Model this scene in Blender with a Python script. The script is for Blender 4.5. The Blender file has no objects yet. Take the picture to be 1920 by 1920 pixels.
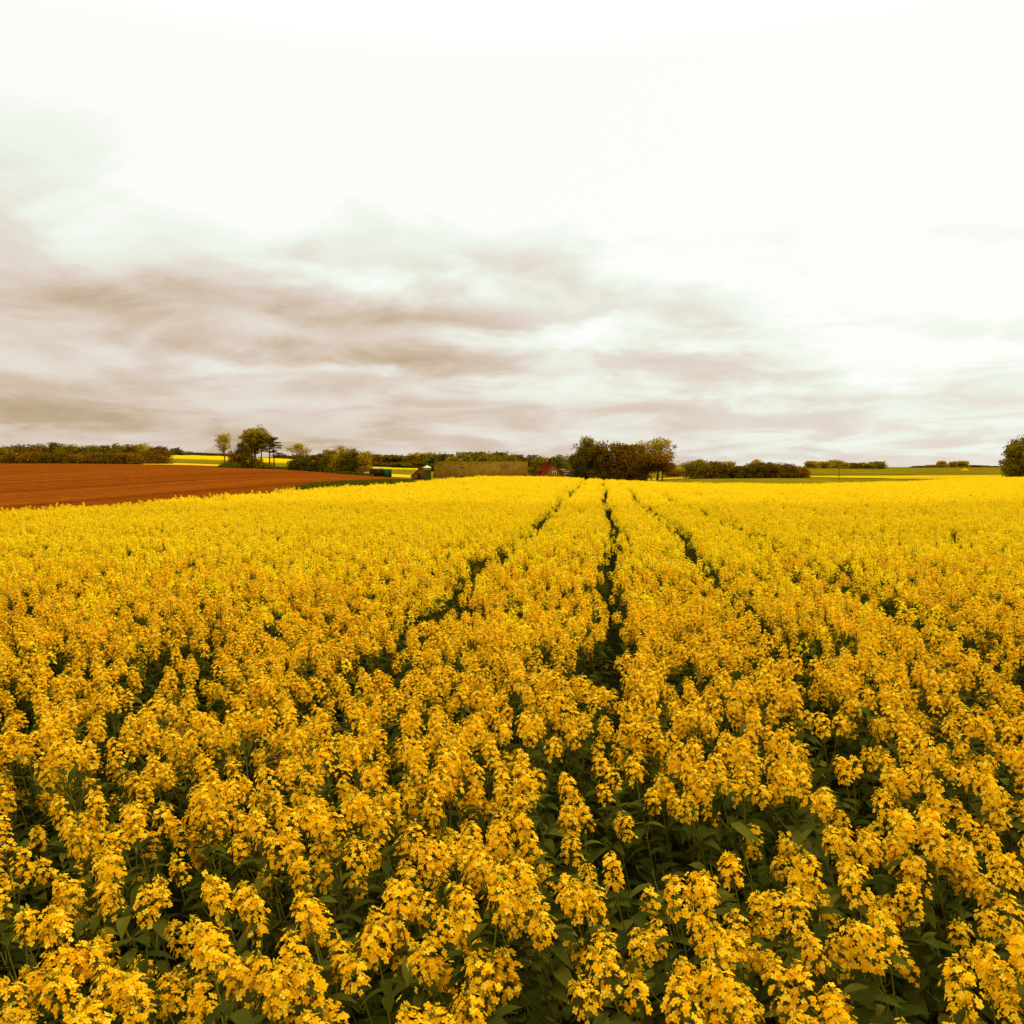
import bpy, math, random
import numpy as np

rng = np.random.default_rng(7)
random.seed(7)
R = math.radians
S = bpy.context.scene
COL = S.collection
CAM_Z = 2.6
F = 1663.0            # focal length in pixels of a 1920 px wide picture
HOR = 872.0           # row of the true horizon
PITCH = math.atan((960 - HOR) / F)

# ------------------------------------------------------------------ helpers
def tag(o, label=None, cat=None, group=None, kind=None):
    if label: o['label'] = label
    if cat: o['category'] = cat
    if group: o['group'] = group
    if kind: o['kind'] = kind
    return o

def empty(name, loc, rz=0.0):
    o = bpy.data.objects.new(name, None)
    COL.objects.link(o)
    o.empty_display_size = 0.3
    o.location = loc
    o.rotation_euler = (0, 0, rz)
    return o

class MB:
    """collects verts and faces, then links them as one mesh object"""
    def __init__(s):
        s.v, s.f, s.m, s.n = [], [], [], 0
    def add(s, verts, faces, mat=0):
        verts = np.asarray(verts, dtype=float).reshape(-1, 3)
        s.v.append(verts)
        for f in faces:
            s.f.append(tuple(int(i) + s.n for i in f))
            s.m.append(mat)
        s.n += len(verts)
    def merge(s, o, mat=None):
        off = s.n
        s.v += o.v
        s.f += [tuple(i + off for i in f) for f in o.f]
        s.m += o.m if mat is None else [mat] * len(o.m)
        s.n += o.n
    def box(s, c, size, rz=0.0, mat=0):
        x, y, z = [d / 2 for d in size]
        p = np.array([(-x,-y,-z),(x,-y,-z),(x,y,-z),(-x,y,-z),(-x,-y,z),(x,-y,z),(x,y,z),(-x,y,z)])
        ca, sa = math.cos(rz), math.sin(rz)
        q = p.copy(); q[:,0] = p[:,0]*ca - p[:,1]*sa; q[:,1] = p[:,0]*sa + p[:,1]*ca
        s.add(q + np.array(c), [(0,3,2,1),(4,5,6,7),(0,1,5,4),(1,2,6,5),(2,3,7,6),(3,0,4,7)], mat)
    def tube(s, pts, rad, n=5, mat=0, cap=True):
        pts = np.asarray(pts, float); k = len(pts)
        rad = np.broadcast_to(np.asarray(rad, float), (k,))
        vs = []
        for i in range(k):
            t = pts[min(i+1, k-1)] - pts[max(i-1, 0)]
            t = t / (np.linalg.norm(t) + 1e-9)
            a = np.cross(t, (0,0,1) if abs(t[2]) < .9 else (1,0,0)); a /= np.linalg.norm(a)
            b = np.cross(t, a)
            th = np.arange(n) * 2*math.pi/n
            vs.append(pts[i] + rad[i]*(np.outer(np.cos(th), a) + np.outer(np.sin(th), b)))
        fs = []
        for i in range(k-1):
            for j in range(n):
                j2 = (j+1) % n
                fs.append((i*n+j, i*n+j2, (i+1)*n+j2, (i+1)*n+j))
        if cap:
            fs.append(tuple(range(n))[::-1]); fs.append(tuple((k-1)*n + j for j in range(n)))
        s.add(np.concatenate(vs), fs, mat)
    def lathe(s, prof, c=(0,0,0), n=20, mat=0):
        vs = []; th = np.arange(n)*2*math.pi/n
        for r, z in prof:
            vs.append(np.stack([r*np.cos(th)+c[0], r*np.sin(th)+c[1], np.full(n, z+c[2])], 1))
        fs = []
        for i in range(len(prof)-1):
            for j in range(n):
                j2 = (j+1) % n
                fs.append((i*n+j, i*n+j2, (i+1)*n+j2, (i+1)*n+j))
        fs.append(tuple((len(prof)-1)*n + j for j in range(n)))
        s.add(np.concatenate(vs), fs, mat)
    def mesh(s, name, mats, smooth=False):
        me = bpy.data.meshes.new(name)
        v = np.concatenate(s.v)
        lens = np.array([len(f) for f in s.f], dtype=np.int32)
        idx = np.fromiter((i for f in s.f for i in f), dtype=np.int32)
        me.vertices.add(len(v)); me.vertices.foreach_set('co', v.astype(np.float32).ravel())
        me.loops.add(len(idx)); me.loops.foreach_set('vertex_index', idx)
        me.polygons.add(len(lens))
        me.polygons.foreach_set('loop_start', np.concatenate([[0], np.cumsum(lens)[:-1]]).astype(np.int32))
        me.polygons.foreach_set('loop_total', lens)
        me.polygons.foreach_set('material_index', np.array(s.m, dtype=np.int32))
        if smooth: me.polygons.foreach_set('use_smooth', np.ones(len(lens), dtype=bool))
        for m in (mats if isinstance(mats, (list, tuple)) else [mats]): me.materials.append(m)
        me.update(calc_edges=True); me.validate()
        return me
    def build(s, name, mats, parent=None, smooth=False):
        o = bpy.data.objects.new(name, s.mesh(name, mats, smooth))
        COL.objects.link(o)
        if parent: o.parent = parent
        return o

# ------------------------------------------------------------------ materials
def new_mat(name):
    m = bpy.data.materials.new(name); m.use_nodes = True
    nt = m.node_tree; nt.nodes.clear()
    out = nt.nodes.new('ShaderNodeOutputMaterial')
    return m, nt, out

def nd(nt, t, **kw):
    n = nt.nodes.new(t)
    for k, v in kw.items():
        if k.startswith('i_'):
            key = k[2:]
            key = int(key) if key.isdigit() else key.replace('_', ' ')
            n.inputs[key].default_value = v
        else: setattr(n, k, v)
    return n

def ramp(nt, fac, stops):
    r = nt.nodes.new('ShaderNodeValToRGB')
    el = r.color_ramp.elements
    while len(el) < len(stops): el.new(0.5)
    for e, (p, c) in zip(el, stops):
        e.position = p; e.color = (*c, 1)
    nt.links.new(fac, r.inputs[0])
    return r.outputs[0]

def leaf_mat(name, c1, c2, trans=0.3, c3=None):
    """thin leaf or petal: every separate leaf takes its own tone between the colours"""
    m, nt, out = new_mat(name)
    g = nd(nt, 'ShaderNodeNewGeometry')
    stops = [(0, c1), (1, c2)] if c3 is None else [(0, c1), (.6, c2), (1, c3)]
    col = ramp(nt, g.outputs['Random Per Island'], stops)
    d = nd(nt, 'ShaderNodeBsdfDiffuse'); t = nd(nt, 'ShaderNodeBsdfTranslucent')
    mx = nd(nt, 'ShaderNodeMixShader', i_0=trans)
    L = nt.links.new
    L(col, d.inputs[0]); L(col, t.inputs[0]); L(d.outputs[0], mx.inputs[1]); L(t.outputs[0], mx.inputs[2])
    L(mx.outputs[0], out.inputs[0])
    return m

def noise_mat(name, stops, scale=1.0, detail=6.0, stretch=(1,1,1), rough=0.9, bump=0.0, bscale=None, metallic=0.0, spec=0.0, second=None):
    """noise between colours, in world metres"""
    m, nt, out = new_mat(name)
    L = nt.links.new
    g = nd(nt, 'ShaderNodeNewGeometry')
    mp = nd(nt, 'ShaderNodeMapping'); mp.inputs['Scale'].default_value = stretch
    L(g.outputs['Position'], mp.inputs[0])
    n = nd(nt, 'ShaderNodeTexNoise', i_Scale=scale, i_Detail=detail, i_Roughness=0.65)
    L(mp.outputs[0], n.inputs['Vector'])
    fac = n.outputs[0]
    if second:
        mp2 = nd(nt, 'ShaderNodeMapping'); mp2.inputs['Scale'].default_value = second[1]
        L(g.outputs['Position'], mp2.inputs[0])
        n2 = nd(nt, 'ShaderNodeTexNoise', i_Scale=second[0], i_Detail=3.0)
        L(mp2.outputs[0], n2.inputs['Vector'])
        mm = nd(nt, 'ShaderNodeMix'); mm.inputs[0].default_value = second[2]
        L(fac, mm.inputs[2]); L(n2.outputs[0], mm.inputs[3]); fac = mm.outputs[0]
    b = nd(nt, 'ShaderNodeBsdfPrincipled', i_Roughness=rough, i_Metallic=metallic)
    b.inputs['Specular IOR Level'].default_value = spec
    L(ramp(nt, fac, stops), b.inputs['Base Color'])
    if bump:
        bn = nd(nt, 'ShaderNodeTexNoise', i_Scale=bscale or scale*4, i_Detail=5.0)
        L(g.outputs['Position'], bn.inputs['Vector'])
        bp = nd(nt, 'ShaderNodeBump', i_Strength=bump, i_Distance=0.2)
        L(bn.outputs[0], bp.inputs['Height']); L(bp.outputs[0], b.inputs['Normal'])
    L(b.outputs[0], out.inputs[0])
    return m

PETAL = leaf_mat('rapeseed_petal', (.88,.55,.002), (.96,.69,.004), .42, (1.0,.80,.03))
PETAL_VIGN = leaf_mat('vignetted_rapeseed_petal', (.86,.41,.003), (.96,.53,.005), .42, (1.0,.68,.03))  # petals of near plants: amber darkening of the lens vignette put into the colour
BUD   = leaf_mat('rapeseed_bud', (.42,.28,.008), (.62,.40,.01), .2)
STEM  = leaf_mat('rapeseed_stem', (.10,.095,.008), (.17,.15,.014), .1)
LEAF  = leaf_mat('rapeseed_leaf', (.028,.034,.004), (.060,.062,.006), .25, (.12,.105,.008))
SOIL  = noise_mat('meadow_ground', [(0.3,(.095,.066,.002)),(.55,(.16,.108,.003)),(.75,(.22,.14,.005))], .08, 8, (1,.35,1), second=(.012,(1,.5,1),.5))
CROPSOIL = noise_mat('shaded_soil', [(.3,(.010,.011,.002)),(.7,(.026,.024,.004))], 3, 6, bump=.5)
PLOUGH = noise_mat('ploughed_soil', [(.36,(.065,.014,.0012)),(.44,(.135,.029,.0015)),(.54,(.180,.040,.002)),(.64,(.25,.066,.005))], 1.3, 10, (1,.5,1), bump=1.0, bscale=2.5, second=(.42,(1,.010,1),.5))
PALE = noise_mat('dry_stubble', [(.3,(.42,.24,.006)),(.7,(.60,.36,.02))], .3, 6)
FARYEL = noise_mat('far_rapeseed_bloom', [(.3,(.42,.25,.002)),(.5,(.52,.325,.003)),(.7,(.60,.39,.004))], .5, 8, (1,.3,1))
DULLYEL = noise_mat('fading_rapeseed_bloom', [(.3,(.34,.19,.002)),(.5,(.46,.27,.003)),(.7,(.54,.33,.004))], .3, 8, (1,.3,1))
GREENF = noise_mat('green_cereal', [(.3,(.105,.082,.002)),(.55,(.155,.115,.003)),(.75,(.21,.145,.004))], .15, 8, (1,.3,1))
GRASSBLADE = leaf_mat('grass_blade', (.05,.056,.003), (.115,.100,.004), .25, (.18,.125,.006))
BARK = noise_mat('bark', [(.3,(.040,.024,.003)),(.7,(.090,.052,.006))], 2, 5)
PALEBARK = noise_mat('birch_bark', [(.3,(.16,.10,.02)),(.7,(.34,.22,.07))], 2, 5)
LM = {
 'brown':  leaf_mat('leaf_brown',  (.09,.043,.0015), (.155,.077,.003), .3, (.27,.145,.005)),
 'rust':   leaf_mat('leaf_rust',   (.135,.056,.0015), (.23,.10,.003), .3, (.36,.18,.006)),
 'olive':  leaf_mat('leaf_olive',  (.13,.092,.002), (.23,.155,.004), .3, (.36,.24,.007)),
 'gold':   leaf_mat('leaf_gold',   (.26,.155,.004), (.40,.245,.006), .35, (.56,.36,.015)),
 'dark':   leaf_mat('leaf_dark',   (.060,.046,.002), (.105,.075,.003), .25, (.17,.115,.004)),
 'green':  leaf_mat('leaf_green',  (.075,.080,.003), (.135,.122,.004), .3, (.21,.17,.006)),
 'pine':   leaf_mat('leaf_pine',   (.040,.038,.002), (.08,.064,.003), .15, (.135,.095,.004)),
}

# ------------------------------------------------------------------ terrain
# heights at columns of view direction (px of the picture) and depths
DK = np.array([1, 30, 60, 90, 120, 160, 200, 250, 300, 400, 600, 900, 1500, 4000], float)
def zr(row, d): return CAM_Z - (row - HOR) * d / F
TAB = {
  60:  [0,0,0,.1,.3,.7,1.2,1.9,2.6, zr(868,400), zr(860,600), zr(855,900), zr(853,1500), zr(853,4000)],
  340: [0,0,0,.1,.3,.6,1.0,1.6,2.2, zr(868,400), zr(861,600), zr(854,900), zr(852,1500), zr(852,4000)],
  530: [0,0,0,0,.1,.3,.55,.9,1.16, zr(876,400), zr(869,600), zr(860.5,900), zr(858,1500), zr(858,4000)],
  700: [0,0,0,-.1,-.2,-.35,-.5,-.85,-.9, zr(886,400), zr(880.5,600), zr(873,900), zr(866,1500), zr(866,4000)],
  800: [0,0,0,.05,-.1,-.6,-1.2,-1.6,-1.9, zr(893.5,400), zr(884,600), zr(877,900), zr(868,1500), zr(868,4000)],
  900: [0,0,.05,.25,-.2,-1.5,-2.4,-3.2,-3.3, -3.0, zr(884,600), zr(878,900), zr(868,1500), zr(868,4000)],
  1000:[0,0,.05,.2,-.3,-1.7,-2.7,-3.4,-3.4, -3.0, zr(884,600), zr(878,900), zr(869,1500), zr(869,4000)],
  1130:[0,0,0,-.1,-.6,-1.6,-2.1,-2.2,-2.2, -1.9, zr(884,600), zr(878,900), zr(870,1500), zr(870,4000)],
  1270:[0,0,-.2,-.65,-.8,-.85,-.85,-1.0,-1.2, -1.2, zr(882,600), zr(878,900), zr(872,1500), zr(872,4000)],
  1500:[0,0,-.4,-.85,-1.0,-.95,-.8,-.72,-.65, zr(885,400), zr(878.5,600), zr(876.5,900), zr(876,1500), zr(876,4000)],
  1700:[0,0,-.3,-.6,-.85,-.95,-.95,-1.1,-1.0, zr(887,400), zr(881,600), zr(876.5,900), zr(876,1500), zr(876,4000)],
  1850:[0,0,-.2,-.45,-.7,-.88,-.92,-.95,-1.0, zr(887,400), zr(881,600), zr(876,900), zr(875.5,1500), zr(875.5,4000)],
}
TU = np.array([(p - 960) / F for p in TAB]); TZ = np.array(list(TAB.values()))
GU = np.linspace(-1.2, 1.2, 321); GL = np.linspace(0, math.log(4000), 300)
_fine = np.stack([np.interp(np.exp(GL), DK, r) for r in TZ])
HG = np.stack([np.interp(GU, TU, _fine[:, j]) for j in range(len(GL))], 1)
def _smooth(a, s, ax):
    k = np.exp(-.5*(np.arange(-3*s, 3*s+1)/s)**2); k /= k.sum()
    p = np.pad(a, [(3*s,3*s) if i == ax else (0,0) for i in range(2)], mode='edge')
    return np.apply_along_axis(lambda r: np.convolve(r, k, 'valid'), ax, p)
HG = _smooth(_smooth(HG, 3, 0), 3, 1)
def height(x, y):
    x = np.asarray(x, float); d = np.maximum(np.asarray(y, float), 1.0)
    u = np.clip(x/d, GU[0], GU[-1]-1e-6); l = np.clip(np.log(d), 0, GL[-1]-1e-6)
    fu = (u-GU[0])/(GU[1]-GU[0]); fl = l/(GL[1]-GL[0])
    i = np.clip(fu.astype(int), 0, len(GU)-2); j = np.clip(fl.astype(int), 0, len(GL)-2); a = fu-i; b = fl-j
    return HG[i,j]*(1-a)*(1-b)+HG[i+1,j]*a*(1-b)+HG[i,j+1]*(1-a)*b+HG[i+1,j+1]*a*b
def hz(x, y): return float(height(np.array([x]), np.array([y]))[0])
def X(px, d): return (px - 960) / F * d
def Ztop(row, d): return CAM_Z - (row - HOR) * d / F

def strip(mb, us, d0, d1, n, off, skirt=0.0, uneven=0.0):
    """a sheet draped on the land between two depths for every view direction"""
    us = np.asarray(us); k = len(us)
    t = np.linspace(0, 1, n)
    d = np.exp(np.log(d0)[:,None]*(1-t) + np.log(d1)[:,None]*t)
    x = us[:,None]*d
    z = height(x, d) + off
    if uneven: z = z + rng.normal(0, uneven, z.shape)
    if skirt:
        x = np.concatenate([x[:,:1], x, x[:,-1:]], 1); d = np.concatenate([d[:,:1], d, d[:,-1:]], 1)
        z = np.concatenate([z[:,:1]-skirt, z, z[:,-1:]-skirt], 1); n += 2
    v = np.stack([x, d, z], 2).reshape(-1, 3)
    fs = [(i*n+j, (i+1)*n+j, (i+1)*n+j+1, i*n+j+1) for i in range(k-1) for j in range(n-1)]
    mb.add(v, fs)

# ground
g = MB()
strip(g, np.linspace(-1.2, 1.2, 200), np.full(200, 2.0), np.full(200, 4000.0), 170, 0.0)
v = [(-400,-300,-.9),(400,-300,-.9),(400,60,-.9),(-400,60,-.9)]
g.add(v, [(0,1,2,3)])
tag(g.build('ground', SOIL, smooth=True), kind='structure')

# crop field outline
def crop_left(d): return -21.0 + 0.19*d
def crop_far(px): return np.interp(px, [700, 860, 960, 1130, 1270, 1500, 1700, 1850, 2000, 2600], [84, 88, 95, 97, 103, 105, 117, 150, 190, 200])
us = np.linspace(-1.2, 1.1, 240)
d1 = np.minimum(crop_far(960+us*F), np.where(us < .16, 21.0/np.maximum(.19-us, .02), 1e9))
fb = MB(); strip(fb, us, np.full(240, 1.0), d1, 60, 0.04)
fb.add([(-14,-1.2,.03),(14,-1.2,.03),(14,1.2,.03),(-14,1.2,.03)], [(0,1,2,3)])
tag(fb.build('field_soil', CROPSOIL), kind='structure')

# ploughed field
px = np.linspace(-350, 848, 160); us = (px-960)/F
d0 = 21.0/(.19-us) + .3
d1 = np.interp(px, [-350, 60, 200, 340, 440, 530, 620, 700, 770, 850], [375, 365, 350, 318, 312, 300, 285, 262, 235, 205])
pf = MB(); strip(pf, us, d0, d1, 70, 0.09, uneven=.02)
tag(pf.build('ploughed_field', PLOUGH, smooth=True), kind='structure')

# other land parcels
def parcel(name, mat, px0, px1, a, b, off=.12, skirt=0, n=12, cols=60, uneven=0):
    p = np.linspace(px0, px1, cols); u = (p-960)/F
    t = np.linspace(0, 1, len(a)); s = np.linspace(0, 1, cols)
    m = MB(); strip(m, u, np.interp(s, t, a), np.interp(s, t, b), n, off, skirt, uneven)
    return tag(m.build(name, mat), kind='structure')
parcel('green_field', GREENF, -200, 760, (405,405,405), (560,560,590))
parcel('stubble_strip', PALE, 270, 424, (335,325), (398,385))
parcel('stubble_strip', PALE, 716, 806, (278,285), (390,400))
parcel('green_field', GREENF, 700, 830, (405,405), (585,585))
o = parcel('rapeseed_field', FARYEL, 250, 700, (565,560,590), (900,880,860), .9, .9, uneven=.12)
o = parcel('rapeseed_field', FARYEL, 700, 815, (600,600), (690,690), .9, .9, uneven=.1)
parcel('green_field', GREENF, 1090, 2100, (120,115,165,205), (224,224,222,222))
parcel('stubble_strip', PALE, 1170, 1300, (232,232), (250,250), .14)
o = parcel('rapeseed_field', DULLYEL, 1500, 2200, (238,226,226,226), (262,300,318,330), .14, 0, uneven=.02)
parcel('green_field', GREENF, 1490, 1720, (320,340), (760,760))

# ------------------------------------------------------------------ rapeseed
def flower(mb, p, n, s, mat=0, rounds=True, r=rng):
    n = n/np.linalg.norm(n)
    a = np.cross(n, (0,0,1) if abs(n[2]) < .9 else (1,0,0)); a /= np.linalg.norm(a); b = np.cross(n, a)
    th0 = r.uniform(0, 6.28)
    if rounds:
        v = [p - n*.15*s]; fs = []
        for k in range(4):
            th = th0 + k*math.pi/2 + r.uniform(-.12,.12)
            t = math.cos(th)*a + math.sin(th)*b; q = np.cross(n, t)
            i = len(v); up = r.uniform(.05,.3)
            v += [p + .6*s*t + .46*s*q + up*.7*s*n, p + .6*s*t - .46*s*q + up*.7*s*n,
                  p + 1.05*s*t + .3*s*q + up*.4*s*n, p + 1.05*s*t - .3*s*q + up*.4*s*n]
            fs += [(0, i+1, i), (i, i+1, i+3, i+2)]
        mb.add(v, fs, mat)
    else:
        v = []; fs = []
        for k in range(2):
            th = th0 + k*math.pi/2
            t = math.cos(th)*a + math.sin(th)*b; q = np.cross(n, t)
            i = len(v)
            v += [p + s*t + .45*s*q + .1*s*n, p + s*t - .45*s*q + .1*s*n, p - s*t - .45*s*q + .1*s*n, p - s*t + .45*s*q + .1*s*n]
            fs.append((i, i+1, i+2, i+3))
        mb.add(v, fs, mat)

def raceme(base, axis, L, rad, n, lod, r):
    """plume of flowers round the top of a stem: dense rounded dome above, looser below, buds at the tip"""
    mb = MB()
    axis = axis/np.linalg.norm(axis)
    a = np.cross(axis, (1,0,.1)); a /= np.linalg.norm(a); b = np.cross(axis, a)
    ph = r.uniform(0, 6.28)
    for i in range(n):
        t = (i+.5)/n
        h = 1 - t**1.35                       # 1 at the tip
        ph += 2.4 + r.normal(0,.3)
        prof = math.sqrt(max(0., 1-(max(0,(h-.55))/.47)**2)) * (1 - .22*max(0,.4-h)/.4)
        rr = rad*prof*r.uniform(.78,1.08)*(1 if h > .3 else r.uniform(.7,1.25))
        d = math.cos(ph)*a + math.sin(ph)*b
        p = base + axis*(L*h + .010*r.normal()) + d*rr + r.normal(0,.005,3)
        nn = d*(.45+.6*prof*(1-h*.6)) + axis*(.45+.6*h) + r.normal(0,.10,3)
        flower(mb, p, nn, r.uniform(.0075,.0108)*(1 if lod == 0 else 1.2 if lod == 1 else 2.2), 0, lod == 0, r)
        if lod == 0 and i % 2 == 0:
            mb.tube([base + axis*(L*h-.012), p - nn/np.linalg.norm(nn)*.002], .0008, 3, 2, False)
    if lod == 0:                          # thin young pods on the stalk below the flowers
        for k in range(9):
            an = r.uniform(0, 6.28); d = math.cos(an)*a + math.sin(an)*b
            q0 = base - axis*r.uniform(.002,.07); q1 = q0 + d*.014 + axis*.006
            mb.tube([q0, q1, q1 + d*r.uniform(.008,.016) + axis*r.uniform(.018,.034)], [.0008,.0013,.0005], 3, 2, False)
    if lod < 2:
        for k in range(10 if lod == 0 else 4):
            d = r.normal(0,1,3); c = base + axis*(L*1.0+.002) + .013*d/np.linalg.norm(d) + axis*.002
            s_ = .0045
            mb.add([c+(s_,0,0), c-(s_,0,0), c+(0,s_,0), c-(0,s_,0), c+axis*s_*2, c-axis*s_*2],
                   [(0,2,4),(2,1,4),(1,3,4),(3,0,4),(2,0,5),(1,2,5),(3,1,5),(0,3,5)], 1)
    return mb

def leaf(mb, p, d, L, W, droop, mat=0):
    d = d/np.linalg.norm(d); q = np.cross(d, (0,0,1)); q /= np.linalg.norm(q)+1e-9
    v = []; prof = [.25,.9,1,.7,.05]
    for i, w in enumerate(prof):
        t = i/4
        c = p + d*L*t + np.array((0,0,-droop*L*t*t))
        v += [c + q*W*w*.5 + (0,0,.15*W*w), c, c - q*W*w*.5 + (0,0,.15*W*w)]
    fs = []
    for i in range(4):
        o = i*3; fs += [(o, o+1, o+4, o+3), (o+1, o+2, o+5, o+4)]
    mb.add(v, fs, mat)

def plant_parts(seed, lod):
    r = np.random.default_rng(seed)
    H = 1.2 + r.uniform(-.06,.06)
    stem, fol, heads = MB(), MB(), []
    nh = r.integers(3, 5)
    def curve(p0, p1, sag):
        t = np.linspace(0,1,5)[:,None]
        mid = np.array([p1[0]*.75+p0[0]*.25, p1[1]*.75+p0[1]*.25, p0[2]*.55+p1[2]*.45])
        return (1-t)**2*p0 + 2*t*(1-t)*mid + t*t*p1
    top = np.array([r.normal(0,.03), r.normal(0,.03), H])
    stem.tube(curve(np.zeros(3), top, 0), np.linspace(.006,.0025,5), 4 if lod == 0 else 3, 2, False)
    tips = [(top, np.array([r.normal(0,.08), r.normal(0,.08), 1.0]), 1.0)]
    a0 = r.uniform(0,6.28)
    for k in range(nh-1):
        a = a0 + k*2*math.pi/(nh-1) + r.normal(0,.3); rad = r.uniform(.07,.15)
        hb = r.uniform(.55,.8)*H
        tip = np.array([math.cos(a)*rad, math.sin(a)*rad, H - r.uniform(.02,.20)])
        stem.tube(curve(np.array([0,0,hb]), tip, 0), np.linspace(.004,.002,5), 3, 2, False)
        tips.append((tip, np.array([math.cos(a)*.16, math.sin(a)*.16, 1.0]), r.uniform(.65,.95)))
    n0 = (72, 36, 10)[lod]
    for tip, ax, sc in tips:
        L = (.098*sc+.014)*r.uniform(.8,1.25)
        heads.append(raceme(tip-np.array([0,0,L*.75]), ax, L, (.038 if lod == 0 else .040)*(.72+.28*sc)*r.uniform(.88,1.12), int(n0*sc), lod, r))
    nl = (26, 12, 3)[lod]
    for k in range(nl):
        h = (.12+.78*r.uniform()**.7)*H if k > 2 else r.uniform(.72,.88)*H
        a = r.uniform(0,6.28); d = np.array([math.cos(a), math.sin(a), r.uniform(.1,.8)])
        L = .15*(1.25-h/H)*r.uniform(.7,1.4)+.045
        leaf(fol, np.array([0,0,h]), d, L*(1 if lod < 2 else 1.5), L*.36*(1 if lod < 2 else 1.8), r.uniform(.2,.7), 3)
    return stem, fol, heads

PM = [PETAL, BUD, STEM, LEAF]
PM_VIGN = [PETAL_VIGN, BUD, STEM, LEAF]
N0, N1, N2 = 12, 10, 8
near_var = []
src0 = bpy.data.collections.new('rape_detail'); src1 = bpy.data.collections.new('rape_middle'); src2 = bpy.data.collections.new('rape_patch')
for i in range(N0):
    s_, f_, hs = plant_parts(100+i, 0)
    near_var.append((s_.mesh('stem', PM_VIGN), f_.mesh('foliage', PM_VIGN), [h.mesh('flower_head', PM_VIGN) for h in hs]))
    m = MB(); [m.merge(q) for q in (s_, f_, *hs)]
    src0.objects.link(bpy.data.objects.new('rape_detail_%02d' % i, m.mesh('rape_detail', PM_VIGN)))
for i in range(4):
    s_, f_, hs = plant_parts(160+i, 0)
    m = MB(); [m.merge(q) for q in (s_, f_)]
    src0.objects.link(bpy.data.objects.new('rape_detail_x%02d' % i, m.mesh('rape_leafy', PM_VIGN)))
for i in range(N1):
    s_, f_, hs = plant_parts(200+i, 1)
    m = MB(); [m.merge(q) for q in (s_, f_, *hs)]
    src1.objects.link(bpy.data.objects.new('rape_middle_%02d' % i, m.mesh('rape_middle', PM)))
for i in range(N2):                      # a square metre of plants for the distance
    m = MB(); r = np.random.default_rng(300+i)
    for gx in range(5):
        for gy in range(5):
            s_, f_, hs = plant_parts(1000+i*50+gx*5+gy, 2)
            q = MB(); [q.merge(k) for k in (f_, *hs)]
            off = np.array([(gx+.5)/5-.5+r.uniform(-.09,.09), (gy+.5)/5-.5+r.uniform(-.09,.09), r.normal(0,.05)])
            q.v = [vv+off for vv in q.v]
            m.merge(q)
    src2.objects.link(bpy.data.objects.new('rape_patch_%02d' % i, m.mesh('rape_patch', PM)))

# smooth value noise on the plane
_N = rng.uniform(0,1,(64,64))
def vnoise(x, y, s):
    x = np.asarray(x)/s; y = np.asarray(y)/s
    i = np.floor(x).astype(int); j = np.floor(y).astype(int); a = x-i; b = y-j
    a = a*a*(3-2*a); b = b*b*(3-2*b)
    g_ = lambda p, q: _N[p % 64, q % 64]
    return g_(i,j)*(1-a)*(1-b)+g_(i+1,j)*a*(1-b)+g_(i,j+1)*(1-a)*b+g_(i+1,j+1)*a*b

# wheel tracks left by the sprayer, running away from the viewer
TRACKS = [-1.52, .26, 1.62, 3.15, 4.9, 6.6, 9.9, 11.7]
def track_dist(x, y):
    wob = .10*np.sin(y*.21)+.06*np.sin(y*.53+1)
    s_ = x - .1*y + wob
    return np.min([np.abs(s_ - t) + (0 if k < 4 else .06) for k, t in enumerate(TRACKS)], axis=0)

def inside(x, y):
    u = x/np.maximum(y, .5)
    return (x > crop_left(y)+.3) & (y < crop_far(960+u*F))

sp = .218
gx, gy = np.meshgrid(np.arange(-40, 40, sp), np.arange(.55, 33, sp))
x = gx.ravel() + rng.uniform(-.1,.1,gx.size); y = gy.ravel() + rng.uniform(-.1,.1,gx.size)
k = (np.abs(x) < .78*y + 2.2) & inside(x, y)
x, y = x[k], y[k]
dens = .5*vnoise(x, y, .62) + .28*vnoise(x+31, y+17, 1.7) + .22*rng.uniform(0,1,len(x))
td = track_dist(x, y)
gap = np.interp(y, [2, 5, 7.5, 12, 33], [.0, .07, .14, .14, .20])*np.interp(y, [7, 12], [1, 0])*(.55+.9*vnoise(x+5, y, 1.1)) + np.interp(y, [7, 12, 33], [0, .13, .19])*(.95+.2*vnoise(x, y+8, .9))
keep = (dens > np.interp(y, [3, 9, 20, 33], [.305,.30,.275,.22]) + .025*np.exp(-((x-.1)/1.0)**2-((y-3.6)/1.1)**2) + .03*np.exp(-((x+1.6)/.9)**2-((y-3.0)/.8)**2)) & (td > gap)
thin = ~keep & (td > gap) & (y < 16)          # gaps hold leafy plants that have not flowered, and short late ones
short = thin & (rng.uniform(0,1,len(x)) < .3); leafy = thin & ~short
kk = keep | thin
x, y, dens, short, leafy = x[kk], y[kk], dens[kk], short[kk], leafy[kk]
zc = height(x, y)
hs_ = 1 + .13*(vnoise(x+9, y+3, 1.4)-.5) + .10*(vnoise(x+90, y+53, 4.0)-.5) + rng.normal(0,.035,len(x))
hs_ = np.where(short, hs_*rng.uniform(.62,.80,len(x)), np.where(leafy, hs_*rng.uniform(.72,.92,len(x)), hs_))
rz = rng.uniform(0, 6.28, len(x))
lean = np.interp(y, [2, 4.5, 9], [.30, .22, .04]); lean = lean*rng.uniform(.6,1.3,len(x))
ly = rng.normal(0,.06,len(x))
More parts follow.
